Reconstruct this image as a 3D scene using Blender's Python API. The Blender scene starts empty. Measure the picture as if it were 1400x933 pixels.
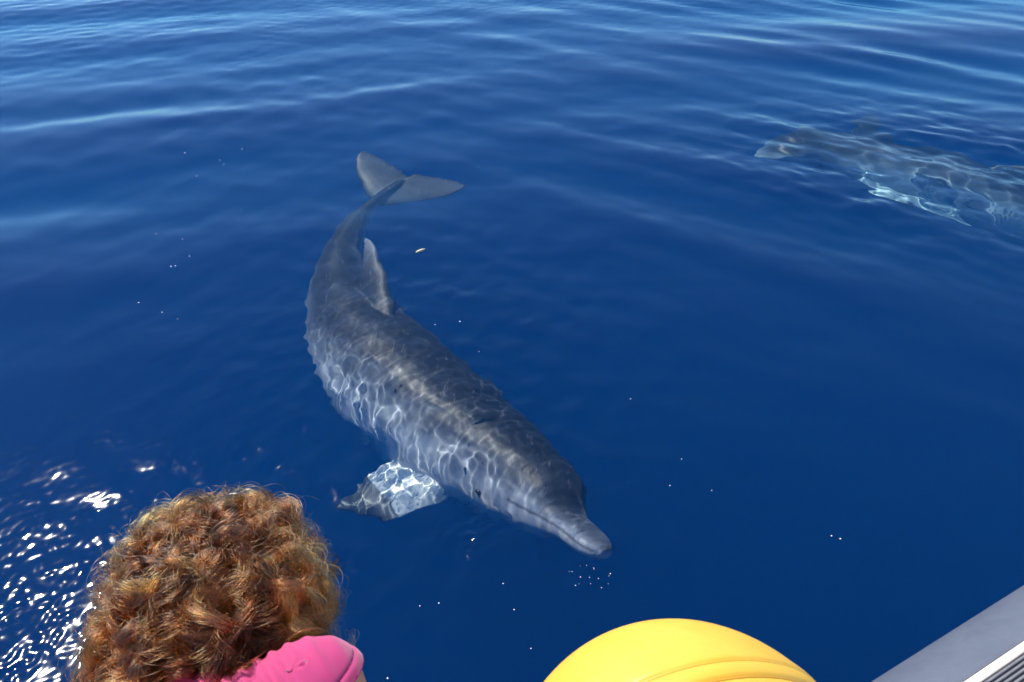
import bpy, bmesh, math
import numpy as np
from mathutils import Vector, Matrix

# ------------------------------------------------------------------ camera, world, sun, exposure
scene = bpy.context.scene
COL = scene.collection
R = math.radians
CAM_H, PITCH, FPX = 2.0, 37.0, 1000.0          # camera height, pitch below the horizon, focal length in 1400-px units
cam = bpy.data.cameras.new('camera')
cam_o = bpy.data.objects.new('camera', cam)
COL.objects.link(cam_o)
cam_o.location = (0, 0, CAM_H)
cam_o.rotation_euler = (R(90 - PITCH), 0, 0)
cam.sensor_width = 36.0
cam.lens = 36.0 * FPX / 1400.0
cam.clip_start = 0.05
cam.clip_end = 5000
cam.dof.use_dof = True
cam.dof.focus_distance = 3.2
cam.dof.aperture_fstop = 14.0
scene.camera = cam_o

SUN_EL, SUN_AZ = R(50), R(-47)                  # sun ahead of the camera and to the left
world = bpy.data.worlds.new('World')
scene.world = world
world.use_nodes = True
wn = world.node_tree
sky = wn.nodes.new('ShaderNodeTexSky')
sky.sky_type = 'NISHITA'
sky.sun_disc = False
sky.sun_elevation = SUN_EL
sky.sun_rotation = SUN_AZ
sky.dust_density = 0.0
sky.air_density = 0.75
sky.ozone_density = 8.0
wn.links.new(sky.outputs[0], wn.nodes['Background'].inputs[0])
wn.nodes['Background'].inputs[1].default_value = 0.15

sun_dir = Vector((math.sin(SUN_AZ) * math.cos(SUN_EL), math.cos(SUN_AZ) * math.cos(SUN_EL), math.sin(SUN_EL)))
sun = bpy.data.lights.new('sun', 'SUN')
sun.energy = 5.0
sun.angle = R(0.5)
sun.color = (1.0, 0.95, 0.87)
sun.cycles.is_caustics_light = True             # sunlight refracted by the waves lights what swims below them
sun_o = bpy.data.objects.new('sun', sun)
COL.objects.link(sun_o)
sun_o.rotation_euler = sun_dir.to_track_quat('Z', 'Y').to_euler()

vs = scene.view_settings
vs.view_transform = 'Standard'
vs.look = 'None'
vs.exposure = 0.70
vs.gamma = 1.0
scene.cycles.caustics_refractive = True
scene.cycles.caustics_reflective = True
scene.cycles.blur_glossy = 0.0
scene.cycles.max_bounces = 10
scene.cycles.transmission_bounces = 8
scene.cycles.volume_bounces = 4
scene.cycles.sample_clamp_indirect = 12

rng = np.random.default_rng(11)

# ------------------------------------------------------------------ helpers
def tag(o, label=None, cat=None, group=None, kind=None):
    for k, v in (('label', label), ('category', cat), ('group', group), ('kind', kind)):
        if v:
            o[k] = v
    return o

def empty(name, loc, label=None, cat=None, group=None):
    o = bpy.data.objects.new(name, None)
    o.empty_display_size = 0.1
    o.location = loc
    COL.objects.link(o)
    return tag(o, label, cat, group)

def link(name, me, mat=None, parent=None, smooth=True):
    o = bpy.data.objects.new(name, me)
    COL.objects.link(o)
    if mat is not None:
        me.materials.append(mat)
    if smooth:
        me.shade_smooth()
    if parent is not None:
        o.parent = parent
        o.matrix_parent_inverse = Matrix.Translation(-Vector(parent.location))
    return o

def mesh(name, v, f):
    me = bpy.data.meshes.new(name)
    if isinstance(f, np.ndarray):
        v = np.asarray(v, dtype=np.float32)
        n = f.shape[1]
        me.vertices.add(len(v))
        me.vertices.foreach_set('co', v.ravel())
        me.loops.add(f.size)
        me.loops.foreach_set('vertex_index', f.astype(np.int32).ravel())
        me.polygons.add(len(f))
        me.polygons.foreach_set('loop_start', np.arange(0, f.size, n, dtype=np.int32))
        me.update(calc_edges=True)
    else:
        me.from_pydata([tuple(p) for p in v], [], f)
        me.update()
    return me

class MB:
    """Collects closed shapes into one vertex / face list."""
    def __init__(self):
        self.v, self.f = [], []
    def rings(self, rings, cap=True):
        n = len(rings[0])
        b = len(self.v)
        for r in rings:
            self.v.extend([tuple(p) for p in r])
        for i in range(len(rings) - 1):
            for j in range(n):
                a, c = b + i * n + j, b + i * n + (j + 1) % n
                self.f.append((a, c, c + n, a + n))
        if cap:
            self.f.append(tuple(b + j for j in reversed(range(n))))
            e = b + (len(rings) - 1) * n
            self.f.append(tuple(e + j for j in range(n)))
        return self
    def capsule(self, p0, r0, p1, r1, seg=16, cap=5):
        p0, p1 = Vector(p0), Vector(p1)
        d = (p1 - p0).normalized()
        a = d.orthogonal().normalized()
        b = d.cross(a)
        rings = []
        for i in range(cap + 1):
            t = math.pi / 2 * (1 - i / cap)
            rings.append((p0 - d * r0 * math.sin(t), max(r0 * math.cos(t), 1e-4)))
        for i in range(cap + 1):
            t = math.pi / 2 * i / cap
            rings.append((p1 + d * r1 * math.sin(t), max(r1 * math.cos(t), 1e-4)))
        self.rings([[c + (a * math.cos(q) + b * math.sin(q)) * r
                     for q in (2 * math.pi * j / seg for j in range(seg))] for c, r in rings])
        return self
    def chain(self, pts, seg=16):
        for (p0, r0), (p1, r1) in zip(pts[:-1], pts[1:]):
            self.capsule(p0, r0, p1, r1, seg)
        return self
    def ellipsoid(self, c, ax, seg=24, n=14):
        """ax: three Vectors, the half axes."""
        c = Vector(c)
        rings = []
        for i in range(n + 1):
            t = -math.pi / 2 + math.pi * i / n
            t = max(min(t, math.pi / 2 - 0.02), -math.pi / 2 + 0.02)
            rings.append([c + ax[2] * math.sin(t) + (ax[0] * math.cos(q) + ax[1] * math.sin(q)) * math.cos(t)
                          for q in (2 * math.pi * j / seg for j in range(seg))])
        return self.rings(rings)
    def tube(self, pts, rad, seg=10):
        pts = [Vector(p) for p in pts]
        if not hasattr(rad, '__len__'):
            rad = [rad] * len(pts)
        rings = []
        up = None
        for i, p in enumerate(pts):
            d = (pts[min(i + 1, len(pts) - 1)] - pts[max(i - 1, 0)]).normalized()
            up = d.orthogonal().normalized() if up is None else (up - d * up.dot(d)).normalized()
            s = d.cross(up)
            rings.append([p + (up * math.cos(q) + s * math.sin(q)) * rad[i]
                          for q in (2 * math.pi * j / seg for j in range(seg))])
        return self.rings(rings)
    def mesh(self, name):
        return mesh(name, self.v, self.f)

def remesh(me, voxel, smooth=4, factor=0.5):
    """Union of all closed shapes in me as one continuous skin."""
    o = bpy.data.objects.new('tmp', me)
    COL.objects.link(o)
    m = o.modifiers.new('r', 'REMESH')
    m.mode = 'VOXEL'
    m.voxel_size = voxel
    m.adaptivity = 0.0
    if smooth:
        s = o.modifiers.new('s', 'SMOOTH')
        s.factor = factor
        s.iterations = smooth
    dg = bpy.context.evaluated_depsgraph_get()
    out = bpy.data.meshes.new_from_object(o.evaluated_get(dg))
    bpy.data.objects.remove(o)
    return out

def coords(me):
    a = np.empty(len(me.vertices) * 3, np.float32)
    me.vertices.foreach_get('co', a)
    return a.reshape(-1, 3)

# pixel (1400-wide photograph) -> ray, and -> point under water at depth d along the refracted ray
cp, sp = math.cos(R(PITCH)), math.sin(R(PITCH))
CAM = np.array((0, 0, CAM_H))
def ray(px, py):
    x, y = (px - 700) / FPX, -(py - 466.5) / FPX
    return np.array((x, cp + y * sp, -sp + y * cp))      # unnormalised: one metre of depth along the axis
def surf(px, py, z=0.0):
    d = ray(px, py)
    return CAM + d * (z - CAM_H) / d[2]
def under(px, py, depth):
    p = surf(px, py)
    d = ray(px, py)
    d = d / np.linalg.norm(d)
    n = 1.333
    t = d / n
    t[2] = -math.sqrt(max(0.0, 1 - t[0] ** 2 - t[1] ** 2))
    return p + t * (depth / -t[2])

# ------------------------------------------------------------------ material helpers
class NT:
    def __init__(self, name):
        self.m = bpy.data.materials.new(name)
        self.m.use_nodes = True
        self.t = self.m.node_tree
        self.t.nodes.clear()
        self.out = self.t.nodes.new('ShaderNodeOutputMaterial')
    def n(self, typ, **kw):
        nd = self.t.nodes.new('ShaderNode' + typ)
        for k, v in kw.items():
            setattr(nd, k, v)
        return nd
    def l(self, a, b):
        self.t.links.new(a, b)
    def noise(self, scale, detail=4, rough=0.6, vec=None, dist=0.0):
        n = self.n('TexNoise')
        n.inputs['Scale'].default_value = scale
        n.inputs['Detail'].default_value = detail
        n.inputs['Roughness'].default_value = rough
        n.inputs['Distortion'].default_value = dist
        if vec is not None:
            self.l(vec, n.inputs['Vector'])
        return n.outputs[0]
    def coord(self, which='Object'):
        return self.n('TexCoord').outputs[which]
    def scale(self, vec, s):
        m = self.n('Mapping')
        m.inputs['Scale'].default_value = s
        self.l(vec, m.inputs['Vector'])
        return m.outputs[0]
    def ramp(self, fac, stops):
        r = self.n('ValToRGB')
        e = r.color_ramp.elements
        while len(e) < len(stops):
            e.new(0.5)
        for el, (p, c) in zip(e, stops):
            el.position = p
            el.color = (*c, 1) if len(c) == 3 else c
        self.l(fac, r.inputs[0])
        return r.outputs[0]
    def math(self, op, a, b=None, c=None):
        m = self.n('Math', operation=op)
        for i, x in enumerate((a, b, c)):
            if x is None:
                continue
            if isinstance(x, (int, float)):
                m.inputs[i].default_value = x
            else:
                self.l(x, m.inputs[i])
        return m.outputs[0]
    def mix(self, fac, a, b, blend='MIX'):
        m = self.n('Mix', data_type='RGBA', blend_type=blend)
        for i, x in ((0, fac), (6, a), (7, b)):
            if isinstance(x, (int, float)):
                m.inputs[i].default_value = x
            elif isinstance(x, tuple):
                m.inputs[i].default_value = (*x, 1)
            else:
                self.l(x, m.inputs[i])
        return m.outputs[2]
    def bump(self, h, strength, dist):
        b = self.n('Bump')
        b.inputs['Strength'].default_value = strength
        b.inputs['Distance'].default_value = dist
        self.l(h, b.inputs['Height'])
        return b.outputs[0]
    def principled(self, **kw):
        p = self.n('BsdfPrincipled')
        for k, v in kw.items():
            s = p.inputs[k]
            if isinstance(v, (int, float)):
                s.default_value = v
            elif isinstance(v, tuple):
                s.default_value = (*v, 1) if s.type == 'RGBA' and len(v) == 3 else v
            else:
                self.l(v, s)
        self.l(p.outputs[0], self.out.inputs[0])
        return p

# ------------------------------------------------------------------ the sea
def water_material():
    t = NT('sea_surface')
    fr = t.n('Fresnel')
    fr.inputs['IOR'].default_value = 1.333
    rf = t.n('BsdfRefraction')
    rf.inputs['IOR'].default_value = 1.333
    rf.inputs['Roughness'].default_value = 0.0
    gl = t.n('BsdfGlossy')
    gl.inputs['Roughness'].default_value = 0.054
    mx = t.n('MixShader')
    t.l(fr.outputs[0], mx.inputs[0])
    t.l(rf.outputs[0], mx.inputs[1])
    t.l(gl.outputs[0], mx.inputs[2])
    t.l(mx.outputs[0], t.out.inputs[0])
    return t.m

def smoothstep(a, b, x):
    t = np.clip((x - a) / (b - a), 0, 1)
    return t * t * (3 - 2 * t)

wrng = np.random.default_rng(5)
WAVES = []     # (wavelength, amplitude, direction in degrees the wave runs towards, spread, count, patch)
def waves(lam, amp, ang, spread, n, patch):
    for _ in range(n):
        l = lam * wrng.uniform(0.72, 1.38)
        a = R(ang + wrng.normal(0, spread))
        WAVES.append((l, 1.4 * amp / math.sqrt(n) * l / lam, a, wrng.uniform(0, 2 * math.pi), patch))
waves(2.4, 0.0075, 98, 9, 5, 'all')
waves(1.25, 0.0074, 109, 7, 8, 'left')
waves(1.15, 0.0080, 56, 9, 8, 'right')
waves(0.62, 0.0028, 110, 14, 12, 'left')
waves(0.60, 0.0041, 58, 14, 12, 'right')
waves(0.31, 0.0012, 90, 40, 14, 'mid')
waves(0.20, 0.0021, 100, 30, 12, 'corner')
waves(0.095, 0.0010, 90, 50, 16, 'corner')
waves(0.17, 0.0020, 80, 120, 18, 'near')
waves(0.085, 0.00068, 60, 180, 26, 'near2')
waves(0.046, 0.00034, 60, 180, 26, 'near2')
waves(0.36, 0.0032, 75, 60, 12, 'second')
waves(0.20, 0.0025, 75, 120, 18, 'second')
waves(0.115, 0.0010, 75, 180, 20, 'second')
waves(0.11, 0.0006, 120, 50, 14, 'glitter')
waves(0.05, 0.00060, 100, 80, 16, 'glitter')
waves(0.030, 0.00052, 100, 120, 20, 'glitter')

def blob(x, y, cx, cy, r, q=1.0):
    return np.exp(-(((x - cx) ** 2 + ((y - cy) * q) ** 2) / (r * r)))

GL1, GL2, GL3 = surf(20, 850), surf(645, 728), surf(180, 600)
DOL = surf(585, 590)
SEC = surf(1290, 230)
GL4 = surf(540, 690)
def wave_height(x, y, cell=None):
    x, y = np.asarray(x, float), np.asarray(y, float)
    # slow unevenness so that calm and ruffled patches alternate
    un = 0.5 + 0.5 * np.sin(0.9 * x + 1.3 * np.sin(0.55 * y + 0.4) + 0.8) * np.sin(0.8 * y - 0.5 * x + 1.1 * np.sin(0.7 * x))
    far = smoothstep(1.2, 4.2, y)
    sx = smoothstep(-1.5, 2.0, x)
    patches = {
        'all': 0.45 + 0.55 * far,
        'mid': (0.45 + 0.55 * far) * (1 - 0.75 * smoothstep(5.0, 8.5, y)) * (0.6 + 0.6 * un),
        'left': (0.12 + 0.88 * far) * (1 - 0.75 * sx) * (0.65 + 0.5 * un),
        'right': (0.12 + 0.88 * far) * (0.25 + 0.75 * sx) * (0.65 + 0.5 * (1 - un)),
        'corner': np.maximum(smoothstep(0.9, 3.2, np.hypot(0, y - 4.6)) * (y > 4.6) * smoothstep(-1.5, -4.5, x), 0.22 * smoothstep(7.2, 9.5, y)),
        'near': 0.13 + 1.0 * blob(x, y, DOL[0], DOL[1], 0.95, 0.75),
        'near2': (0.06 + 1.0 * blob(x, y, DOL[0], DOL[1], 0.95, 0.75)) * (0.66 + 0.55 * (0.5 + 0.5 * np.sin(5.1 * x + 2.3 * y + 2.2 + 1.5 * np.sin(3.7 * y - 2.0 * x)))) * (1 - 0.20 * smoothstep(-0.15, 0.25, (x - DOL[0]) + 0.5 * (y - DOL[1]))),
        'second': blob(x, y, SEC[0], SEC[1], 1.5, 1.3),
        'glitter': np.max([0.72 * blob(x, y, *GL1[:2], 0.60), 2.2 * blob(x, y, *GL2[:2], 0.13),
                           0.20 * blob(x, y, *GL4[:2], 0.28), 0.27 * blob(x, y, *GL3[:2], 0.75)], axis=0),
    }
    z = np.zeros_like(x)
    for l, a, d, ph, patch in WAVES:
        k = 2 * math.pi / l
        w = np.sin(k * (x * math.cos(d) + y * math.sin(d)) + ph)
        amp = a * patches[patch]
        if cell is not None:
            amp = amp * smoothstep(2.5, 5.0, l / cell)
        z += amp * w
    return z

def axis(breaks, hi, lo_end, hi_end, g=1.16):
    """breaks: list of (from, to, step); outside them steps grow by g up to the ends."""
    xs = [breaks[0][0]]
    for a, b, s in breaks:
        n = max(1, int(round((b - a) / s)))
        xs.extend(list(np.linspace(a, b, n + 1)[1:]))
    s = breaks[-1][2]
    while xs[-1] < hi_end:
        s *= g
        xs.append(xs[-1] + s)
    s = breaks[0][2]
    lo = [xs[0]]
    while lo[-1] > lo_end:
        s *= g
        lo.append(lo[-1] - s)
    return np.array(lo[:0:-1] + xs)

ax = axis([(-9.0, -2.6, 0.05), (-2.6, -2.0, 0.012), (-2.0, 0.5, 0.0075), (0.5, 3.6, 0.016), (3.6, 9.0, 0.05)], 0, -420, 420)
ay = axis([(0.45, 0.6, 0.012), (0.6, 3.3, 0.0075), (3.3, 5.4, 0.013), (5.4, 10.5, 0.026)], 0, -420, 420)
GX, GY = np.meshgrid(ax, ay)
CX, CY = np.meshgrid(np.gradient(ax), np.gradient(ay))
GZ = wave_height(GX, GY, np.maximum(CX, CY))
nx, ny = len(ax), len(ay)
idx = np.arange(nx * ny).reshape(ny, nx)
quads = np.stack([idx[:-1, :-1], idx[:-1, 1:], idx[1:, 1:], idx[1:, :-1]], -1).reshape(-1, 4)
sea = link('sea', mesh('sea', np.stack([GX, GY, GZ], -1).reshape(-1, 3), quads), water_material())
tag(sea, kind='structure')
sea.cycles.is_caustics_caster = True

def box(name, lo, hi, mat, kind=None):
    x0, y0, z0 = lo
    x1, y1, z1 = hi
    v = [(x0, y0, z0), (x1, y0, z0), (x1, y1, z0), (x0, y1, z0), (x0, y0, z1), (x1, y0, z1), (x1, y1, z1), (x0, y1, z1)]
    f = [(3, 2, 1, 0), (4, 5, 6, 7), (0, 1, 5, 4), (1, 2, 6, 5), (2, 3, 7, 6), (3, 0, 4, 7)]
    return link(name, mesh(name, v, f), mat, smooth=False)

def sea_body_material():
    t = NT('sea_body')
    ab = t.n('VolumeAbsorption')
    ab.inputs['Color'].default_value = (0.0, 0.78, 0.975, 1)
    ab.inputs['Density'].default_value = 0.45
    sc = t.n('VolumeScatter')
    sc.inputs['Color'].default_value = (0.0, 0.45, 1.0, 1)
    sc.inputs['Density'].default_value = 0.32
    sc.inputs['Anisotropy'].default_value = 0.0
    ad = t.n('AddShader')
    t.l(ab.outputs[0], ad.inputs[0])
    t.l(sc.outputs[0], ad.inputs[1])
    t.l(ad.outputs[0], t.out.inputs['Volume'])
    return t.m
tag(box('sea_water', (-400, -400, -12), (400, 400, float(GZ.max()) + 0.008), sea_body_material()), kind='structure')

t = NT('seabed')
t.principled(**{'Base Color': t.ramp(t.noise(0.3, 5, vec=t.coord()), [(0.3, (0.004, 0.02, 0.05)), (0.7, (0.01, 0.04, 0.09))]), 'Roughness': 0.9})
tag(link('seabed', mesh('seabed', [(-600, -600, -12.6), (600, -600, -12.6), (600, 600, -12.6), (-600, 600, -12.6)], [(0, 1, 2, 3)]), t.m), kind='structure')

# ------------------------------------------------------------------ dolphins
def dolphin_material(name, tint):
    t = NT(name)
    at = t.n('Attribute', attribute_name='zone')
    sep = t.n('SeparateColor')
    t.l(at.outputs['Color'], sep.inputs[0])
    co = t.coord()
    wob = t.noise(5.0, 5, 0.6, co)
    el = t.math('ADD', sep.outputs[0], t.math('MULTIPLY', t.math('SUBTRACT', wob, 0.5), 0.22))
    c = t.ramp(el, [(0.0, (0.66, 0.68, 0.70)), (0.26, (0.58, 0.60, 0.63)), (0.46, (0.43, 0.475, 0.56)), (0.66, (0.185, 0.210, 0.262)), (0.86, (0.042, 0.048, 0.068)), (1.0, (0.020, 0.024, 0.038))])
    # mottling, old scratches along the body
    mot = t.ramp(t.noise(16, 6, 0.7, co), [(0.3, (0.78, 0.78, 0.78)), (0.7, (1.16, 1.16, 1.16))])
    c = t.mix(1.0, c, mot, 'MULTIPLY')
    scr = t.ramp(t.noise(7, 2, 0.5, t.scale(co, (9, 1.2, 5)), 0.6), [(0.66, (0, 0, 0)), (0.71, (1, 1, 1)), (0.735, (0, 0, 0))])
    c = t.mix(t.math('MULTIPLY', scr, 0.22), c, (0.42, 0.43, 0.45))
    blo = t.ramp(t.noise(2.6, 3, 0.55, co), [(0.35, (0.80, 0.80, 0.82)), (0.65, (1.15, 1.15, 1.14))])
    c = t.mix(1.0, c, blo, 'MULTIPLY')
    # dark lip line, eye patch, painted shade of the beak crease (third channel)
    c = t.mix(sep.outputs[2], c, (0.03, 0.033, 0.04))
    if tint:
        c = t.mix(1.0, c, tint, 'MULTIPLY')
    t.principled(**{'Base Color': c, 'Roughness': 0.42, 'Specular IOR Level': 0.25,
                    'Normal': t.bump(t.noise(60, 4, 0.6, co), 0.12, 0.004)})
    return t.m

PROFILE = np.array([  # s, half width, height above axis, depth below axis (fractions of the body length)
    (0.000, .007, .006, .006), (0.006, .0155, .009, .012), (0.02, .0215, .0115, .016), (0.045, .0250, .0125, .0185), (0.066, .0280, .0145, .0225),
    (0.076, .0325, .0260, .0270), (0.088, .0410, .0460, .0335), (0.118, .0510, .0550, .0410), (0.160, .0590, .0640, .0515), (0.200, .0670, .0700, .0640),
    (0.280, .0800, .0790, .0820), (0.360, .0870, .0870, .0920), (0.450, .0870, .0890, .0920), (0.550, .0720, .0770, .0770),
    (0.650, .0500, .0580, .0570), (0.750, .0300, .0420, .0400), (0.850, .0165, .0300, .0280), (0.920, .0105, .0215, .0190),
    (0.970, .0110, .0140, .0130), (1.000, .0090, .0080, .0080)])

def catmull(P, n):
    P = np.vstack([2 * P[0] - P[1], P, 2 * P[-1] - P[-2]])
    out = []
    for i in range(1, len(P) - 2):
        p0, p1, p2, p3 = P[i - 1:i + 3]
        for t in np.linspace(0, 1, 24, endpoint=False):
            out.append(0.5 * ((2 * p1) + (-p0 + p2) * t + (2 * p0 - 5 * p1 + 4 * p2 - p3) * t * t + (-p0 + 3 * p1 - 3 * p2 + p3) * t ** 3))
    out.append(P[-2])
    out = np.array(out)
    s = np.r_[0, np.cumsum(np.linalg.norm(np.diff(out, axis=0), axis=1))]
    u = np.linspace(0, s[-1], n)
    return np.stack([np.interp(u, s, out[:, k]) for k in range(3)], 1), s[-1]

def unit(v):
    return v / np.linalg.norm(v)

def smooth_rows(a, it):
    for _ in range(it):
        a = a.copy()
        a[1:-1] = (a[:-2] + 2 * a[1:-1] + a[2:]) / 4
    return a

def fin(mb, root, span, back, nrm, length, plan, thick0, thick1, lift=0.0, seg=18):
    """plan: rows (t, lead, trail) measured along back from root; an aerofoil lofted along span."""
    plan = np.array(plan)
    rings = []
    for t in np.linspace(0, 1, 22):
        le, tr = np.interp(t, plan[:, 0], plan[:, 1]), np.interp(t, plan[:, 0], plan[:, 2])
        th = thick0 + (thick1 - thick0) * t
        th = min(th, (tr - le) * 0.45)
        c = root + span * (length * t) + nrm * (lift * t * t)
        ring = []
        for j in range(seg):
            q = 2 * math.pi * j / seg
            u = 0.5 - 0.5 * math.cos(q)
            y = math.sin(q) * (0.62 * (1 - u) + 0.30) * 0.5 * th * 1.45
            ring.append(c + back * (le + (tr - le) * u) + nrm * y)
        rings.append(ring)
    mb.rings(rings)

def build_dolphin(pts, roll, length, mat, label, group, flip_r, flip_l, tips, scale=1.0, dorsal=None, flip_el=(.80, .80), lobe=(1, 1), fin_el=0.64, flip_s=0.245):
    P, L0 = catmull(np.array(pts), 260)
    P = smooth_rows(P, 60)
    n = len(P)
    s = np.r_[0, np.cumsum(np.linalg.norm(np.diff(P, axis=0), axis=1))]
    L = s[-1]
    s = s / L
    T = np.gradient(P, axis=0)
    T /= np.linalg.norm(T, axis=1)[:, None]                      # head -> tail
    Z = np.array((0, 0, 1.0))
    left = np.cross(Z, -T)
    left /= np.linalg.norm(left, axis=1)[:, None]
    U0 = np.cross(-T, left)
    rho = np.radians(np.interp(s, [r[0] for r in roll], [r[1] for r in roll]))
    U = np.cos(rho)[:, None] * U0 + np.sin(rho)[:, None] * left   # rolled towards its left
    Lt = np.cross(U, -T)
    prof = [np.interp(s, PROFILE[:, 0], PROFILE[:, k]) for k in (1, 2, 3)]
    prof = [smooth_rows(p[:, None], 3)[:, 0] * L * scale for p in prof]
    mb = MB()
    rings = []
    for i in range(n):
        w, hu, hd = prof[0][i], prof[1][i], prof[2][i]
        ring = []
        for j in range(40):
            q = 2 * math.pi * j / 40
            cx, sy = math.cos(q), math.sin(q)
            ring.append(P[i] + Lt[i] * (w * cx) + U[i] * ((hu if sy > 0 else hd) * sy))
        rings.append(ring)
    mb.rings(rings)
    at = lambda q: min(n - 1, int(round(q * (n - 1))))
    # dorsal fin
    k = L / 3.0 * scale
    i, j = at(0.44), at(0.58)
    b = unit(P[j] + U[j] * prof[1][j] - P[i] - U[i] * prof[1][i])
    root = P[i] + U[i] * prof[1][i] * 0.82
    v = (dorsal if dorsal is not None else root + b * 0.40 * k + U[i] * 0.27 * k) - root
    sw = v @ b
    sd = v - b * sw
    h = np.linalg.norm(sd)
    sd = sd / h
    print('dorsal height %.2f sweep %.2f of k %.2f' % (h, sw, k))
    plan = np.array([(0, 0.0, .36), (.12, .035, .355), (.3, .085, .355), (.5, .145, .365), (.7, .21, .38), (.85, .265, .395), (.95, .31, .405), (1, .35, .415)])
    plan[:, 1:] *= k
    plan[:, 1:] += ((sw - 0.40 * k) * plan[:, 0] ** 1.1)[:, None]
    fin(mb, root, sd, b, np.cross(b, sd), h, plan, 0.060 * k, 0.014 * k)
    # flippers
    for sgn, (target, tw) in ((-1, flip_r), (1, flip_l)):
        i = at(flip_s)
        root = P[i] + Lt[i] * sgn * prof[0][i] * 0.62 - U[i] * prof[2][i] * 0.50
        if len(target) == 2:                                     # (sweep, droop)
            target = root + 0.42 * k * unit(Lt[i] * sgn + T[i] * target[0] - U[i] * target[1])
        sp_ = target - root
        ln = np.linalg.norm(sp_) * 1.03
        print('flipper span %.2f' % ln)
        sp_ = sp_ / np.linalg.norm(sp_)
        bk_ = unit(T[i] - sp_ * np.dot(T[i], sp_))
        nr = np.cross(bk_, sp_) * sgn
        bk_ = bk_ * math.cos(tw) + nr * math.sin(tw)
        nr = np.cross(bk_, sp_) * sgn
        fin(mb, root - bk_ * 0.10 * k, sp_, bk_, nr, ln,
            np.array([(0, -.03, .20), (.2, -.035, .225), (.45, -.02, .24), (.65, .01, .225), (.82, .05, .19), (.93, .09, .16), (1, .12, .145)]) * (1, k, k), 0.055 * k, 0.012 * k)
    # flukes, spread towards the two tips
    i = at(0.985)
    vl, vr = tips[1] - P[i], tips[0] - P[i]
    Uf = unit(np.cross(vr, vl))
    if Uf @ U[i] < 0:
        Uf = -Uf
    ax_ = unit(tips[1] - tips[0])
    bf = unit(np.cross(ax_, Uf))
    if bf @ T[i] < 0:
        bf = -bf
    print('fluke half spans %.2f %.2f, sweep %.2f %.2f' % (vr @ -ax_, vl @ ax_, vr @ bf, vl @ bf))
    for sgn, v in ((-1, vr), (1, vl)):
        sw = v @ bf
        w = v @ (ax_ * sgn)
        plan = np.array([(0, -.28, .135), (.08, -.265, .14), (.2, -.235, .143), (.4, -.19, .14), (.6, -.145, .145), (.78, -.085, .14), (.9, -.03, .13), (.97, .02, .12), (1, .06, .11)])
        plan[:, 1:] *= k * (lobe[0] if sgn < 0 else lobe[1])
        plan[:, 1:] += ((sw - 0.10 * k) * plan[:, 0] ** 1.3)[:, None]
        lift = (v @ Uf)
        fin(mb, P[i] - ax_ * sgn * 0.004, ax_ * sgn, bf, Uf, w, plan, 0.042 * k, 0.016 * k, lift=lift)
    me = remesh(mb.mesh('body'), 0.0068, 5, 0.5)
    # colour zones: how far up the side each point lies, how far back, lip line, eye patch and beak crease
    V = coords(me)
    best = np.empty(len(V), np.int32)
    for a in range(0, len(V), 20000):
        d = ((V[a:a + 20000, None, :] - P[None, ::2, :]) ** 2).sum(-1)
        best[a:a + 20000] = d.argmin(1) * 2
    rel = V - P[best]
    lat = (rel * Lt[best]).sum(1)
    up = (rel * U[best]).sum(1)
    wn_, hun, hdn = prof[0][best], prof[1][best], prof[2][best]
    el = np.where(up > 0, up / np.maximum(hun, 1e-4), up / np.maximum(hdn, 1e-4))
    el = np.clip(el, -1, 1) * 0.5 + 0.5
    ratio = np.abs(lat) / np.maximum(wn_, 1e-4)
    el = np.where(ratio > 1.3, np.where(s[best] < .36, np.where(lat < 0, flip_el[0], flip_el[1]), np.maximum(el, 0.8)), el)   # flippers take flip_el, fins dark
    sb = s[best]
    fw = smoothstep(0.95, 1.7, up / np.maximum(hun, 1e-4)) * (sb > .36) * (sb < .88)
    el = el * (1 - fw) + fin_el * fw                               # light on the dorsal fin put into its colour, paler towards the tip
    el = np.where(sb > 0.9, np.maximum(el, 1.0), el)
    el = el * (1 - 0.24 * (1 - smoothstep(0.02, 0.11, sb)))
    lip = np.exp(-((up - 0.02 * hdn) / (0.0045 * k)) ** 2) * (sb > 0.006) * (sb < 0.115) * (ratio > 0.3) * (ratio < 1.3)
    lip = np.maximum(lip, 0.55 * np.exp(-((sb - 0.0705) / 0.0035) ** 2) * (up > 0.15 * hun) * (ratio < 1.3))  # shade in the crease behind the beak, put into the colour
    ix = at(0.150)
    eye_p = []
    for sgn in (-1, 1):
        a_ = math.radians(-10)
        e = P[ix] + Lt[ix] * sgn * prof[0][ix] * math.cos(a_) * 0.985 + U[ix] * prof[2][ix] * math.sin(a_)
        eye_p.append(e)
        dd = V - e
        along = (dd * T[ix]).sum(1)
        oth = np.linalg.norm(dd - along[:, None] * T[ix], axis=1)
        lip = np.maximum(lip, 0.65 * np.exp(-((along / (0.05 * k)) ** 2 + (oth / (0.018 * k)) ** 2)))
    colr = np.ones((len(V), 4), np.float32)
    colr[:, 0], colr[:, 1], colr[:, 2] = el, sb, np.clip(lip, 0, 1) * 0.82
    ca = me.color_attributes.new('zone', 'FLOAT_COLOR', 'POINT')
    ca.data.foreach_set('color', colr.ravel())
    root = empty('dolphin', P[at(.4)], label, 'dolphin', group)
    body = link('body', me, mat, root)
    body.cycles.is_caustics_receiver = True
    for e in eye_p:
        m = MB().ellipsoid(e, [Vector(T[ix]) * 0.016 * k, Vector(U[ix]) * 0.011 * k, Vector(Lt[ix]) * 0.011 * k], 14, 8)
        eo = link('eye', m.mesh('eye'), EYE, root)
        eo.cycles.is_caustics_receiver = True
    print('dolphin length %.2f m (drawn %.2f)' % (L, L0))
    return root, P, prof

t = NT('dolphin_eye')
t.principled(**{'Base Color': (0.01, 0.01, 0.012), 'Roughness': 0.1})
EYE = t.m

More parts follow.
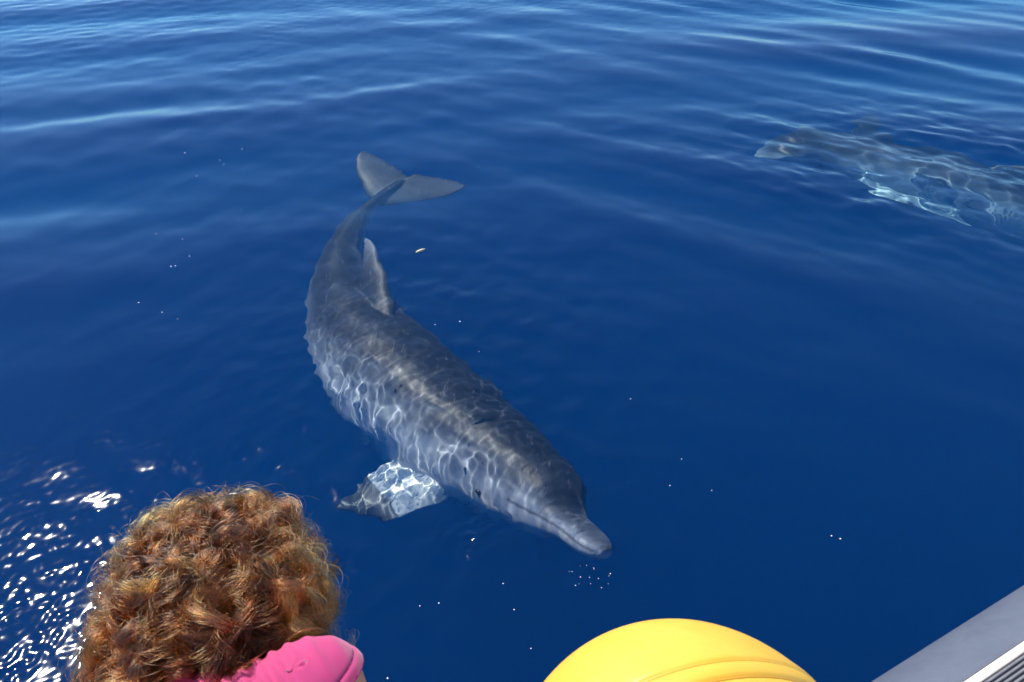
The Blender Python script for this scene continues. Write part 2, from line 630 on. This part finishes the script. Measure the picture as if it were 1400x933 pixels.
main_px = [(829, 757, .10), (802, 736, .14), (768, 706, .215), (718, 664, .305), (655, 615, .385), (592, 563, .445), (533, 510, .485), (490, 455, .50),
           (468, 400, .49), (468, 350, .47), (488, 306, .45), (515, 274, .43), (549, 244, .40)]
D1 = build_dolphin([under(*p) for p in main_px], [(0, 36), (.15, 34), (.40, 26), (.46, 22), (.58, -6), (.75, -8), (1, 8)], 3.0, dolphin_material('dolphin_skin', None),
              'grey dolphin swimming just under the surface in mid picture, curved body, beak towards the boat', 'dolphins under the surface',
              (under(474, 697, .47), -0.25), ((0.55, 0.4), 0.1), (under(499, 204, .30), under(636, 256, .42)), scale=0.95, dorsal=under(499, 326, .17), lobe=(0.84, 1.2))

sec_px = [(1038, 216, .50), (1068, 207, .54), (1106, 203, .60), (1160, 211, .66), (1230, 227, .72), (1310, 253, .78), (1400, 290, .80), (1490, 330, .78), (1580, 360, .74)]
pts2 = [under(*p) for p in sec_px]
d2 = pts2[-1] - pts2[-2]
d2 = d2 / np.linalg.norm(d2)
q = pts2[-1]
for i in range(2):
    d2 = unit(d2 + np.array((0.15, 0.2, 0.0)))
    q = q + d2 * 0.35
    pts2.append(q)
tip2 = np.array((0.05, 0.38, 0.0))
D2 = build_dolphin(pts2, [(0, -10), (.3, -28), (.6, -40), (1, -20)], 3.0, dolphin_material('dolphin_skin_deep', (0.54, 0.72, 0.80)),  # dimness of the deeper water tinted into the skin colour
              'dark blurred dolphin deeper down at the right edge, rippling light lines over its back', 'dolphins under the surface',
              (under(1186, 160, .72), 0.2), (under(1322, 306, .80), 0.1), (q + d2 * .1 + tip2, q + d2 * .1 - tip2), scale=1.2, flip_el=(.95, .12), fin_el=1.0, flip_s=0.285)  # near flipper coloured pale for the bright light on it, far one dark

# ------------------------------------------------------------------ boat: grey inflatable tube along the side we look over
d1, d2_ = ray(1190, 933), ray(1400, 800)
N = np.cross(d1, d2_)
N /= np.linalg.norm(N)
if N[2] < 0:
    N = -N                                                     # the plane through the eye that grazes the tube, normal upwards
BU = np.cross(N, (0, 0, 1.0))
BU /= np.linalg.norm(BU)
if BU[0] < 0:
    BU = -BU                                                   # along the boat, towards the right
BN = np.cross((0, 0, 1.0), BU)                                 # outwards, over the water
TUBE_R, TUBE_Z = 0.235, 0.50
# axis: N.(p-CAM) = -r on the lower side of that plane
# solve for y offset along BN
k = (-TUBE_R - np.dot(N, np.array((0, 0, TUBE_Z - CAM_H)))) / np.dot(N, BN)
AX0 = np.array((0, 0, 0.0)) + BN * k + np.array((0, 0, TUBE_Z))
print('tube dir', BU, 'outward', BN, 'axis at', AX0)
def tube_angle(px, py):
    """angle round the tube (0 = outwards, 90 = top) where the ray through a pixel meets it"""
    d = ray(px, py)
    d = d / np.linalg.norm(d)
    o = CAM - AX0
    d2, o2 = np.array((d @ BN, d[2])), np.array((o @ BN, o[2]))
    a, b, c = d2 @ d2, 2 * d2 @ o2, o2 @ o2 - TUBE_R ** 2
    disc = max(b * b - 4 * a * c, 0)
    tt = (-b - math.sqrt(disc)) / (2 * a)
    h = o2 + d2 * tt
    return math.degrees(math.atan2(h[1], h[0]))
A_fold, A_c0, A_c1 = tube_angle(1400, 866), tube_angle(1400, 880.5), tube_angle(1400, 897)
print('tube angles fold %.1f cream %.1f %.1f' % (A_fold, A_c0, A_c1))

def tp(u, ang, r, bow=True):
    a = math.radians(ang)
    return AX0 + BU * u + BN * (r * math.cos(a)) + np.array((0, 0, r * math.sin(a)))

t = NT('tube_rubber')
co = t.coord()
dirt = t.math('ADD', t.math('MULTIPLY', t.noise(9, 8, 0.7, co), 0.75), t.math('MULTIPLY', t.noise(5, 4, 0.7, t.scale(co, (1.0, 14.0, 14.0)), 0.4), 0.25))
t.principled(**{'Base Color': t.ramp(dirt, [(0.3, (0.075, 0.082, 0.105)), (0.7, (0.10, 0.108, 0.132))]),
                'Roughness': t.ramp(t.noise(40, 3, 0.6, co), [(0.3, (0.38,) * 3), (0.7, (0.52,) * 3)]),
                'Normal': t.bump(t.noise(220, 3, 0.6, co), 0.15, 0.002)})
RUBBER = t.m
t = NT('cream_strip')
t.principled(**{'Base Color': t.ramp(t.noise(30, 5, 0.65, t.coord()), [(0.3, (0.62, 0.54, 0.42)), (0.7, (0.72, 0.65, 0.53))]), 'Roughness': 0.5})
CREAM = t.m
t = NT('tread_rubber')
t.principled(**{'Base Color': t.ramp(t.noise(60, 5, 0.65, t.coord()), [(0.3, (0.10, 0.10, 0.11)), (0.7, (0.16, 0.16, 0.165))]), 'Roughness': 0.6})
TREAD = t.m

boat = empty('inflatable_boat', AX0 * 1.0, 'grey inflatable boat, its side tube with cream strip and dark ribbed tread at lower right', 'boat')
U0_, U1_ = -2.2, 3.0
mb = MB()
rings = []
us = [U0_ - .5, U0_ - .35, U0_ - .1] + list(np.linspace(U0_, U1_, 40)) + [U1_ + .15, U1_ + .4, U1_ + .6]
rs = [.05, .12, .20] + [TUBE_R] * 40 + [.22, .15, .04]
for u, r in zip(us, rs):
    rings.append([tp(u, 360 * j / 72, r) for j in range(72)])
mb.rings(rings)
link('tube', mb.mesh('tube'), RUBBER, boat)
mb = MB()
rings = []
for u, r in zip(us, rs):
    rings.append([np.array(tp(u, 360 * j / 48, r)) - BN * 1.75 for j in range(48)])
mb.rings(rings)
link('tube', mb.mesh('tube'), RUBBER, boat)

def strip(name, a0, a1, r_in, prof, mat, u0=U0_, u1=U1_, nu=60):
    """prof: rows (fraction from a0 to a1, height above the tube)"""
    mb = MB()
    rings = []
    for u in np.linspace(u0, u1, nu):
        ring = [tp(u, a0 + (a1 - a0) * f, TUBE_R + h) for f, h in prof]
        ring += [tp(u, a1, r_in), tp(u, a0, r_in)]
        rings.append(ring)
    mb.rings(rings)
    return link(name, mb.mesh(name), mat, boat, smooth=False)
# reinforcement band whose edge shows as a soft fold, cream strip, ribbed tread
fold = strip('reinforcement_band', A_fold, A_c0 - 0.6, TUBE_R - .004, [(0, .0008), (.06, .0035), (.5, .0042), (.94, .0035), (1, .001)], RUBBER)
strip('cream_strip', A_c0, A_c1, TUBE_R - .004, [(0, .001), (.05, .007), (.15, .009), (.85, .009), (.95, .007), (1, .001)], CREAM)
NR = 16
prof = []
for i in range(NR):
    for f, h in ((0.0, .002), (.12, .0065), (.5, .0075), (.62, .0065), (.72, .002)):
        prof.append(((i + f) / NR, h))
prof.append((1, .002))
strip('tread_pad', A_c1 + 0.4, A_c1 + 0.4 + 34, TUBE_R - .004, prof, TREAD)
# deck between the tubes
p0, p1 = AX0 + BU * U0_ - BN * (TUBE_R * .6), AX0 + BU * (U1_ + .1) - BN * (TUBE_R * .6)
wv = -BN * (1.75 - TUBE_R * 1.2)
zt, zb = np.array((0, 0, .30 - TUBE_Z)), np.array((0, 0, .22 - TUBE_Z))
vv = [p0 + zb, p1 + zb, p1 + wv + zb, p0 + wv + zb, p0 + zt, p1 + zt, p1 + wv + zt, p0 + wv + zt]
link('deck', mesh('deck', vv, [(3, 2, 1, 0), (4, 5, 6, 7), (0, 1, 5, 4), (1, 2, 6, 5), (2, 3, 7, 6), (3, 0, 4, 7)]), CREAM, boat, smooth=False)

# ------------------------------------------------------------------ yellow buoy
t = NT('yellow_vinyl')
co = t.coord()
t.principled(**{'Base Color': t.ramp(t.noise(9, 5, 0.6, co), [(0.3, (0.66, 0.37, 0.030)), (0.7, (0.72, 0.42, 0.045))]),
                'Roughness': t.ramp(t.noise(30, 4, 0.6, co), [(0.3, (0.40,) * 3), (0.7, (0.50,) * 3)]),
                'Subsurface Weight': 0.25, 'Subsurface Radius': (0.03, 0.015, 0.003), 'Subsurface Scale': 0.6,
                'Normal': t.bump(t.math('ADD', t.math('MULTIPLY', t.noise(7, 2, 0.4, t.scale(co, (1.0, 3.5, 2.0)), 1.2), 0.8), t.math('MULTIPLY', t.noise(90, 4, 0.7, co), 0.12)), 0.16, 0.02)})
YELLOW = t.m
BZ = 0.90
bc = CAM + ray(939, 1122) * BZ
BR = 0.262 * BZ * 0.985
# the rings lie round an axis that leans left and away
axv = Vector((-0.255, 0.951, -0.175)).normalized()
bx = axv.orthogonal().normalized()
by = axv.cross(bx)
def ball(th0, th1, rad, nlat=40, nlon=72, lift=None):
    rings = []
    for i in range(nlat + 1):
        th = th0 + (th1 - th0) * i / nlat
        r = rad(th) if callable(rad) else rad
        rings.append([Vector(bc) + axv * (math.cos(th) * r) + (bx * math.cos(q) + by * math.sin(q)) * (math.sin(th) * r)
                      for q in (2 * math.pi * j / nlon for j in range(nlon))])
    return rings
buoy = empty('buoy', (bc[0], bc[1], bc[2] - BR), 'smooth yellow inflated buoy with two curved seams, on the boat side at the bottom edge', 'buoy')
TH1, TH2 = R(80.6), R(86.9)
def rad(th):
    r = BR
    g = lambda c, w, d: -d * math.exp(-((th - c) / w) ** 2)
    r += g(TH1, 0.010, 0.0032) + g(TH2, 0.010, 0.0032)
    r += 0.0012 * math.exp(-((th - TH1 + 0.05) / 0.05) ** 2) + 0.0018 * math.exp(-((th - (TH1 + TH2) / 2) / 0.04) ** 2)
    return r
link('shell', MB().rings(ball(0.01, math.pi - 0.01, rad, 300, 96)).mesh('shell'), YELLOW, buoy)
t = NT('buoy_seam')
t.principled(**{'Base Color': (0.42, 0.21, 0.012), 'Roughness': 0.5})
for th in (TH1, TH2):
    ring = [Vector(bc) + axv * (math.cos(th) * (BR - .0028)) + (bx * math.cos(q) + by * math.sin(q)) * (math.sin(th) * (BR - .0028))
            for q in (2 * math.pi * j / 120 for j in range(121))]
    link('seam', MB().tube(ring, 0.0016, 8).mesh('seam'), t.m, buoy)

# ------------------------------------------------------------------ the woman leaning over the side
t = NT('skin')
co = t.coord()
t.principled(**{'Base Color': t.ramp(t.noise(25, 5, 0.6, co), [(0.3, (0.50, 0.27, 0.16)), (0.7, (0.58, 0.33, 0.20))]), 'Roughness': 0.45,
                'Subsurface Weight': 0.15, 'Subsurface Radius': (0.02, 0.008, 0.004), 'Subsurface Scale': 0.5,
                'Normal': t.bump(t.noise(300, 2, 0.5, co), 0.12, 0.001)})
SKIN = t.m
t = NT('pink_cotton')
co = t.coord()
weave = t.n('TexWave')
weave.inputs['Scale'].default_value = 420
t.l(co, weave.inputs['Vector'])
t.principled(**{'Base Color': t.ramp(t.noise(20, 5, 0.6, co), [(0.3, (0.38, 0.017, 0.110)), (0.7, (0.44, 0.024, 0.135))]), 'Roughness': 0.8,
                'Sheen Weight': 0.25, 'Normal': t.bump(weave.outputs[0], 0.2, 0.0006)})
PINK = t.m
t = NT('dark_cotton')
t.principled(**{'Base Color': t.ramp(t.noise(20, 5, 0.6, t.coord()), [(0.3, (0.02, 0.025, 0.05)), (0.7, (0.035, 0.04, 0.075))]), 'Roughness': 0.85})
NAVY = t.m

HC = Vector(CAM + ray(294, 838) * 1.02)                     # head centre
FD = Vector((0.02, 0.62, -0.78)).normalized()               # the face looks down at the dolphin
CD = (Vector((0.02, 0.80, 0.60)) - FD * Vector((0.02, 0.80, 0.60)).dot(FD)).normalized()   # crown
SD = FD.cross(CD).normalized()                              # her right side
if SD.x < 0:
    SD = -SD
SH_R = Vector(CAM + ray(436, 952) * 0.90)
SH_L = Vector((SH_R.x - 0.29, SH_R.y - 0.17, SH_R.z - 0.06))
NB = (SH_R + SH_L) / 2 + Vector((0, 0.005, 0.035))           # base of the neck
PEL = Vector((NB.x + 0.05, NB.y - 0.47, NB.z - 0.11))
print('head', HC, 'shoulder', SH_R, 'pelvis', PEL)
EL_R = Vector((SH_R.x + 0.10, SH_R.y - 0.13, SH_R.z - 0.22))
EL_L = Vector((SH_L.x - 0.10, SH_L.y - 0.08, SH_L.z - 0.23))
TOP = AX0[2] + TUBE_R
def on_tube(x, off=0.0):
    p = AX0 + BU * ((x - AX0[0]) / BU[0]) + BN * off
    return Vector((p[0], p[1], AX0[2] + math.sqrt(max(TUBE_R ** 2 - off ** 2, 0))))
WR_R = on_tube(EL_R.x - 0.02, 0.10) + Vector((0, 0, 0.035))
WR_L = on_tube(EL_L.x + 0.02, 0.10) + Vector((0, 0, 0.035))
mb = MB()
# head: skull, jaw, nose, ears, brow; then neck, trunk, limbs
mb.ellipsoid(HC, [SD * 0.076, FD * 0.096, CD * 0.102])
mb.ellipsoid(HC + FD * 0.045 - CD * 0.055, [SD * 0.056, FD * 0.050, CD * 0.062])
mb.capsule(HC + FD * 0.092 + CD * 0.0, 0.010, HC + FD * 0.112 - CD * 0.038, 0.014)
mb.capsule(HC + FD * 0.086 + CD * 0.016 - SD * 0.035, 0.012, HC + FD * 0.086 + CD * 0.016 + SD * 0.035, 0.012)
mb.capsule(HC + FD * 0.090 - CD * 0.070 - SD * 0.018, 0.010, HC + FD * 0.090 - CD * 0.070 + SD * 0.018, 0.010)
mb.capsule(HC + FD * 0.078 - CD * 0.100, 0.016, HC + FD * 0.080 - CD * 0.096, 0.018)
for sg in (-1, 1):
    mb.ellipsoid(HC + SD * sg * 0.078 - CD * 0.015 - FD * 0.005, [SD * 0.012, FD * 0.018, CD * 0.032], 14, 8)
    mb.ellipsoid(HC + FD * 0.080 + SD * sg * 0.030 - CD * 0.002, [SD * 0.013, FD * 0.012, CD * 0.009], 12, 8)
neck_top = HC - CD * 0.06 - FD * 0.035
mb.chain([(neck_top, 0.052), (NB, 0.058)])
CH = NB.lerp(PEL, 0.30) + Vector((0, 0, -0.045))
WA = NB.lerp(PEL, 0.66) + Vector((0, 0, -0.03))
mb.capsule(SH_R.lerp(SH_L, 0.04), 0.066, SH_L.lerp(SH_R, 0.04), 0.066)
for sx_ in (-1, 1):
    o_ = (SH_R - SH_L).normalized() * 0.068 * sx_
    mb.chain([(NB.lerp(SH_R if sx_ > 0 else SH_L, 0.55) + Vector((0, -.02, -0.045)), 0.075), (CH + o_, 0.105), (WA + o_ * 0.75, 0.088), (PEL + o_, 0.108)])
mb.chain([(NB + Vector((0, -.02, -.05)), 0.085), (CH, 0.11), (WA, 0.095), (PEL, 0.115)])
for (s_, e_, w_, sg) in ((SH_R, EL_R, WR_R, 1), (SH_L, EL_L, WR_L, -1)):
    mb.chain([(s_, 0.059), (s_.lerp(e_, 0.35), 0.050), (e_, 0.038), (e_.lerp(w_, 0.35), 0.038), (w_, 0.025)])
    # hand laid flat on the tube, fingers curling over its outer side
    fo = Vector(BN)
    rt = Vector(BU)
    palm = w_ + fo * 0.05 + Vector((0, 0, -0.008))
    mb.ellipsoid(palm, [rt * 0.040, fo * 0.052, Vector((0, 0, 0.014))], 18, 8)
    for q, (dx, ln) in enumerate(((-0.030, 0.062), (-0.010, 0.074), (0.011, 0.070), (0.031, 0.054))):
        a_ = palm + fo * 0.040 + rt * dx
        b_ = a_ + fo * ln * 0.45 + Vector((0, 0, -0.006)) + rt * dx * 0.15
        c_ = b_ + fo * ln * 0.30 + Vector((0, 0, -0.014))
        d_ = c_ + fo * ln * 0.20 + Vector((0, 0, -0.018))
        mb.chain([(a_, 0.0095), (b_, 0.009), (c_, 0.0085), (d_, 0.0075)], 10)
    th = palm - fo * 0.02 - rt * 0.034 * sg
    mb.chain([(th, 0.012), (th + fo * 0.03 - rt * 0.025 * sg, 0.0105), (th + fo * 0.058 - rt * 0.030 * sg + Vector((0, 0, -.004)), 0.009)], 10)
DECK = 0.30
for sg in (-1, 1):
    hip = PEL + Vector((0.085 * sg, -0.02, -0.03))
    knee = Vector((hip.x + 0.03 * sg, hip.y - 0.10, DECK + 0.065))
    ankle = Vector((knee.x, knee.y - 0.40, DECK + 0.050))
    mb.chain([(hip, 0.098), (hip.lerp(knee, 0.5), 0.078), (knee, 0.056), (knee.lerp(ankle, 0.35), 0.054), (ankle, 0.036)])
    mb.chain([(ankle + Vector((0, -0.02, -0.004)), 0.036), (ankle + Vector((0, -0.12, -0.010)), 0.034), (ankle + Vector((0, -0.20, -0.022)), 0.024)])
body_me = remesh(mb.mesh('body'), 0.0055, 6, 0.5)
woman = empty('person', (PEL.x, PEL.y, DECK), 'person with curly brown hair and pink top leaning over the boat side, seen from behind', 'person')
link('body', body_me, SKIN, woman)

def garment(name, cuts, mat, off, wr, hem_cuts=(), hem=0.0014, fine=False):
    """a copy of the skin between clean cuts, lifted off it, with folds and a thicker hem"""
    bm = bmesh.new()
    bm.from_mesh(body_me)
    for cut in cuts:
        co_, no_ = cut[0], cut[1]
        ok = cut[2] if len(cut) > 2 else (lambda q: True)          # only cut this neighbourhood
        vv = [v for v in bm.verts if ok(v.co)]
        vset = set(vv)
        geom = vv + [e for e in bm.edges if e.verts[0] in vset and e.verts[1] in vset] + [f for f in bm.faces if all(v in vset for v in f.verts)]
        bmesh.ops.bisect_plane(bm, geom=geom, plane_co=co_, plane_no=no_, clear_outer=True, clear_inner=False)
    bm.normal_update()
    # keep the largest piece
    seen, best_ = set(), []
    for v in bm.verts:
        if v in seen:
            continue
        st, comp = [v], []
        seen.add(v)
        while st:
            a = st.pop()
            comp.append(a)
            for e in a.link_edges:
                b = e.other_vert(a)
                if b not in seen:
                    seen.add(b)
                    st.append(b)
        if len(comp) > len(best_):
            best_ = comp
    keep = set(best_)
    bmesh.ops.delete(bm, geom=[v for v in bm.verts if v not in keep], context='VERTS')
    for _ in range(6):
        bmesh.ops.smooth_vert(bm, verts=[v for v in bm.verts if not v.is_boundary], factor=0.5, use_axis_x=True, use_axis_y=True, use_axis_z=True)
    if fine:
        bmesh.ops.subdivide_edges(bm, edges=bm.edges[:], cuts=1, use_grid_fill=True)
    bm.normal_update()
    new = []
    for v in bm.verts:
        d = off + wr(v.co)
        for cut in hem_cuts:
            q_ = abs((v.co - cut[0]).dot(cut[1]))
            if q_ < 0.012 and (len(cut) < 3 or cut[2](v.co)):
                d += hem
            if len(cut) < 3 or cut[2](v.co):
                d -= 0.0016 * math.exp(-((q_ - 0.0135) / 0.0022) ** 2)  # stitched hem
        new.append(v.co + v.normal * d)
    for v, c in zip(bm.verts, new):
        v.co = c
    me = bpy.data.meshes.new(name)
    bm.to_mesh(me)
    bm.free()
    o = link(name, me, mat, woman)
    sm = o.modifiers.new('thickness', 'SOLIDIFY')
    sm.thickness = 0.0022
    sm.offset = 1.0
    return o

ua_r = (EL_R - SH_R).normalized()
ua_l = (EL_L - SH_L).normalized()
arm_r = (SH_R + ua_r * -0.004, (ua_r * 0.85 + (SH_R - SH_L).normalized() * 0.15).normalized())
arm_l = (SH_L + ua_l * 0.045, (ua_l * 0.65 + (SH_L - SH_R).normalized() * 0.5).normalized())
nk = HC - NB
nk = (nk - (SH_R - SH_L) * (nk.dot(SH_R - SH_L) / (SH_R - SH_L).length_squared)).normalized()
neck_c = (NB + nk * 0.062, nk)
hem_c = (NB.lerp(PEL, 0.98), (PEL - NB).normalized())
sdir = (SH_R - SH_L).normalized()
def folds(p):
    a = (p - SH_R).dot(sdir)
    b = (p - SH_R).dot(Vector((0.25, 0.9, 0.25)))
    w = math.sin(250 * (a * 0.95 + b * 0.30) + 1.6 * math.sin(30 * b + 12 * a)) * 0.5 + 0.5
    w2 = math.sin(70 * (a - b * 0.5) + 1.0) * 0.5 + 0.5
    near = math.exp(-(((p - SH_R - Vector((-0.06, -0.01, 0.04))).length / 0.06) ** 2))
    return 0.0055 * w ** 2 * (0.15 + near) + 0.003 * w2
garment('top', [arm_r, arm_l, neck_c, hem_c], PINK, 0.006, folds, [arm_r, arm_l], fine=True)
wst = (NB.lerp(PEL, 0.90), (NB - PEL).normalized())
kn_z = (Vector((0, 0, DECK + 0.20)), Vector((0, 0, -1)))
garment('shorts', [wst, kn_z], NAVY, 0.010, lambda p: 0.002 * math.sin(60 * p.x + 40 * p.z), [kn_z])

# hair: curls rooted over the scalp, hanging round the bent head
def hair_points():
    hr = np.random.default_rng(21)
    Hc, Fd, Cd, Sd = (np.array(v) for v in (HC, FD, CD, SD))
    def roots(n):
        out = []
        while len(out) < n:
            v = hr.normal(size=3)
            v /= np.linalg.norm(v)
            f, c = v @ Fd, v @ Cd
            if f > 0.45 and c < 0.80:
                continue
            if f > 0.05 and c < 0.05:
                continue
            if c < -0.80:
                continue
            out.append(v)
        return np.array(out)
    def locks(nl, ns, lmin, lmax, lift, curl, fuzz, spread, npt=38):
        v = roots(nl)
        loc = np.stack([v @ Sd, v @ Fd, v @ Cd], 1)
        root = Hc + loc[:, :1] * 0.078 * Sd + loc[:, 1:2] * 0.098 * Fd + loc[:, 2:] * 0.104 * Cd
        g = np.array((0.0, 0.0, -1.0))
        ln = hr.uniform(lmin, lmax, nl)
        lf = lift * hr.uniform(0.7, 1.25, nl)
        rnd = hr.normal(size=(nl, 3)) * 0.55
        rnd -= (rnd * v).sum(1)[:, None] * v
        G = np.empty((nl, npt, 3))
        x = root.copy()
        cap = 0.124 + 0.012 * loc[:, :1] + 0.020 * hr.random((nl, 1)) + 0.014 * (np.sin(5 * loc[:, :1] + 3.1 * loc[:, 1:2] + 1.0) + np.sin(6.3 * loc[:, 2:] - 4.2 * loc[:, :1]))
        for i in range(npt):
            tt = i / (npt - 1)
            G[:, i] = x
            out = x - Hc
            dist = np.linalg.norm(out, axis=1)[:, None]
            out = out / dist
            vel = out * (lf[:, None] * math.exp(-3.0 * tt)) + g * (0.25 + 1.0 * tt) + rnd * (0.45 + 0.3 * tt) + np.array((0, -0.22, 0.0)) * tt
            # stay outside the skull and inside the cloud
            vel += out * np.clip((0.112 - dist) * 60, 0, 2) - out * np.clip((dist - cap) * 40, 0, 1.5)
            vel /= np.linalg.norm(vel, axis=1)[:, None]
            x = x + vel * (ln / (npt - 1))[:, None]
        T = np.gradient(G, axis=1)
        T /= np.linalg.norm(T, axis=2)[..., None]
        ref = hr.normal(size=(nl, 1, 3))
        A = np.cross(T, ref)
        A /= np.linalg.norm(A, axis=2)[..., None]
        B = np.cross(T, A)
        tt = np.linspace(0, 1, npt)
        turns = hr.uniform(0.75, 1.3, nl) * ln / curl[1]
        hand = np.where(hr.random(nl) < 0.5, -1, 1)
        rc = curl[0] * hr.uniform(0.6, 1.35, nl)
        ph0 = hr.uniform(0, 6.28, nl)
        S = []
        for k in range(ns):
            ph = (ph0 + hr.normal(0, fuzz, nl))[:, None] + hand[:, None] * 2 * math.pi * (turns * hr.normal(1, 0.05, nl))[:, None] * tt
            rr = (rc * hr.normal(1, 0.22, nl))[:, None] * smoothstep(0, 0.35, tt)
            off = hr.normal(size=(nl, 1, 3)) * spread * (0.45 + 0.75 * tt)[None, :, None]
            fz = 0
            for q in range(3):
                fz = fz + hr.normal(size=(nl, 1, 3)) * 0.0016 * np.sin(2 * math.pi * hr.uniform(1.0, 5.0, (nl, 1)) * tt + hr.uniform(0, 6.28, (nl, 1)))[..., None]
            st = G + A * (rr * np.cos(ph))[..., None] + B * (rr * np.sin(ph))[..., None] + off + fz * tt[None, :, None]
            # strand ends at its own length
            cut = hr.uniform(0.72, 1.0, nl)
            idx = tt[None, :] * cut[:, None] * (npt - 1)
            i0 = np.clip(idx.astype(int), 0, npt - 2)
            fr = (idx - i0)[..., None]
            rows = np.arange(nl)[:, None]
            S.append(st[rows, i0] * (1 - fr) + st[rows, i0 + 1] * fr)
        return np.concatenate(S)
    a = locks(250, 40, 0.10, 0.26, 1.8, (0.0165, 0.068), 0.20, 0.0026)
    b = locks(200, 12, 0.09, 0.25, 2.3, (0.013, 0.050), 0.35, 0.0040)
    c = locks(480, 2, 0.09, 0.26, 3.6, (0.012, 0.09), 1.2, 0.012)
    # hair lies on the shoulders, not inside them
    sa, sb_ = np.array(SH_R), np.array(SH_L)
    ab = sb_ - sa
    for st in (a, b, c):
        tt = np.clip(((st - sa) @ ab) / (ab @ ab), 0, 1)
        d = st - (sa + tt[..., None] * ab)
        r = np.linalg.norm(d, axis=2)
        f = np.where(r < 0.080, 0.080 / np.maximum(r, 1e-3), 1.0)
        st += d * (f - 1.0)[..., None]
    return [a, b, c]

def hair_object():
    sets = hair_points()
    npt = sets[0].shape[1]
    pts = np.concatenate(sets)
    hc = bpy.data.hair_curves.new('hair')
    hc.add_curves([npt] * len(pts))
    hc.attributes['position'].data.foreach_set('vector', pts.astype(np.float32).ravel())
    rad = np.concatenate([np.full((len(s), npt), r) for s, r in zip(sets, (0.00034, 0.0003, 0.0002))])
    rad = rad * np.linspace(1.0, 0.55, npt)[None]
    ra = hc.attributes.get('radius') or hc.attributes.new('radius', 'FLOAT', 'POINT')
    ra.data.foreach_set('value', rad.astype(np.float32).ravel())
    t = NT('curly_hair')
    hi = t.n('HairInfo')
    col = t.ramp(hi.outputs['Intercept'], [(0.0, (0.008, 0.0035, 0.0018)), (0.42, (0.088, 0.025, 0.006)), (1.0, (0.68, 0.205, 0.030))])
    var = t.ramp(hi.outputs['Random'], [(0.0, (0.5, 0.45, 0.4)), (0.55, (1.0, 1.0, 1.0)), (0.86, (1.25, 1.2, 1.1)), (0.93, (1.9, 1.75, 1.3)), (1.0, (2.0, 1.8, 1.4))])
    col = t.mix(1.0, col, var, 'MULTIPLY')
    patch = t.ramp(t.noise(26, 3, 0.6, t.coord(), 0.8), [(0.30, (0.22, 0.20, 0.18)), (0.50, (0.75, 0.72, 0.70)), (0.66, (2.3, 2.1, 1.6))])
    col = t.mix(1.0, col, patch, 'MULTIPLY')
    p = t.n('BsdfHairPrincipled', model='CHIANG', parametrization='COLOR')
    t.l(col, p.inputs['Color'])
    p.inputs['Roughness'].default_value = 0.24
    p.inputs['Radial Roughness'].default_value = 0.5
    t.l(p.outputs[0], t.out.inputs[0])
    hc.materials.append(t.m)
    o = bpy.data.objects.new('hair', hc)
    COL.objects.link(o)
    o.parent = woman
    o.matrix_parent_inverse = Matrix.Translation(-Vector(woman.location))
    return o
hair_object()
t = NT('black_plastic')
t.principled(**{'Base Color': (0.012, 0.012, 0.013), 'Roughness': 0.3})
cc = Vector(CAM + ray(322, 684) * 1.06)
clip = [cc + SD * (0.016 * math.cos(q)) + CD * (0.008 * math.sin(q)) for q in np.linspace(0, math.pi, 9)]
link('hair_clip', MB().tube(clip, 0.0035, 8).mesh('hair_clip'), t.m, woman)

# ------------------------------------------------------------------ things afloat
t = NT('dry_straw')
t.principled(**{'Base Color': t.ramp(t.noise(120, 3, 0.6, t.coord()), [(0.3, (0.62, 0.50, 0.25)), (0.7, (0.75, 0.64, 0.36))]), 'Roughness': 0.6})
p = surf(575, 345.5)
z = float(wave_height(p[0], p[1]))
straw_pts = [Vector((p[0] + q * 0.9, p[1] + q * 0.55, z + 0.004 + 0.004 * math.sin(30 * q))) for q in np.linspace(-0.026, 0.026, 9)]
so = link('straw', MB().tube(straw_pts, [0.003, .006, .0075, .008, .008, .008, .007, .005, .003], 8).mesh('straw'), t.m)
tag(so, 'short straw coloured plant stalk floating right of the dorsal fin', 'straw')

t = NT('foam')
t.principled(**{'Base Color': (0.85, 0.87, 0.9), 'Roughness': 0.15, 'Coat Weight': 0.5})
FOAM = t.m
bub = MB().ellipsoid((0, 0, 0.3), [Vector((1, 0, 0)), Vector((0, 1, 0)), Vector((0, 0, 0.8))], 10, 7).mesh('bubble')
spots = [(629, 442, 5), (253, 210, 4), (331, 204, 3), (305, 222, 3), (235, 368, 5), (241, 367, 4), (213, 319, 3), (250, 328, 3), (260, 353, 3),
         (190, 415, 4), (222, 428, 4), (243, 437, 3), (1137, 733, 4), (1149, 737, 5), (916, 664, 4), (973, 671, 3), (862, 546, 3), (932, 628, 3),
         (595, 446, 3), (655, 482, 3), (300, 217, 3), (268, 238, 3), (574, 828, 4), (600, 824, 4), (688, 798, 4), (726, 887, 4), (703, 833, 4), (530, 928, 5)]
srng = np.random.default_rng(8)
for i in range(16):
    spots.append((808 + srng.normal(0, 17), 791 + srng.normal(0, 8), srng.uniform(1.2, 3.6)))
for i, (px, py, r) in enumerate(spots):
    p = surf(px, py)
    o = bpy.data.objects.new('bubble', bub)
    COL.objects.link(o)
    if i == 0:
        bub.materials.append(FOAM)
        bub.shade_smooth()
    s_ = r * 0.0007 * (np.linalg.norm(p - CAM) / 3.2)
    o.scale = (s_, s_ * srng.uniform(0.8, 1.2), s_)
    o.rotation_euler = (0, 0, srng.uniform(0, 3))
    o.location = (p[0], p[1], float(wave_height(p[0], p[1])))
    if i < 28:
        tag(o, 'tiny white foam bubble floating alone on the open blue water', 'bubble', 'foam bubbles scattered on the water')
    else:
        tag(o, 'tiny white bubble in the cluster just in front of the dolphin beak', 'bubble', 'bubbles in front of the beak')
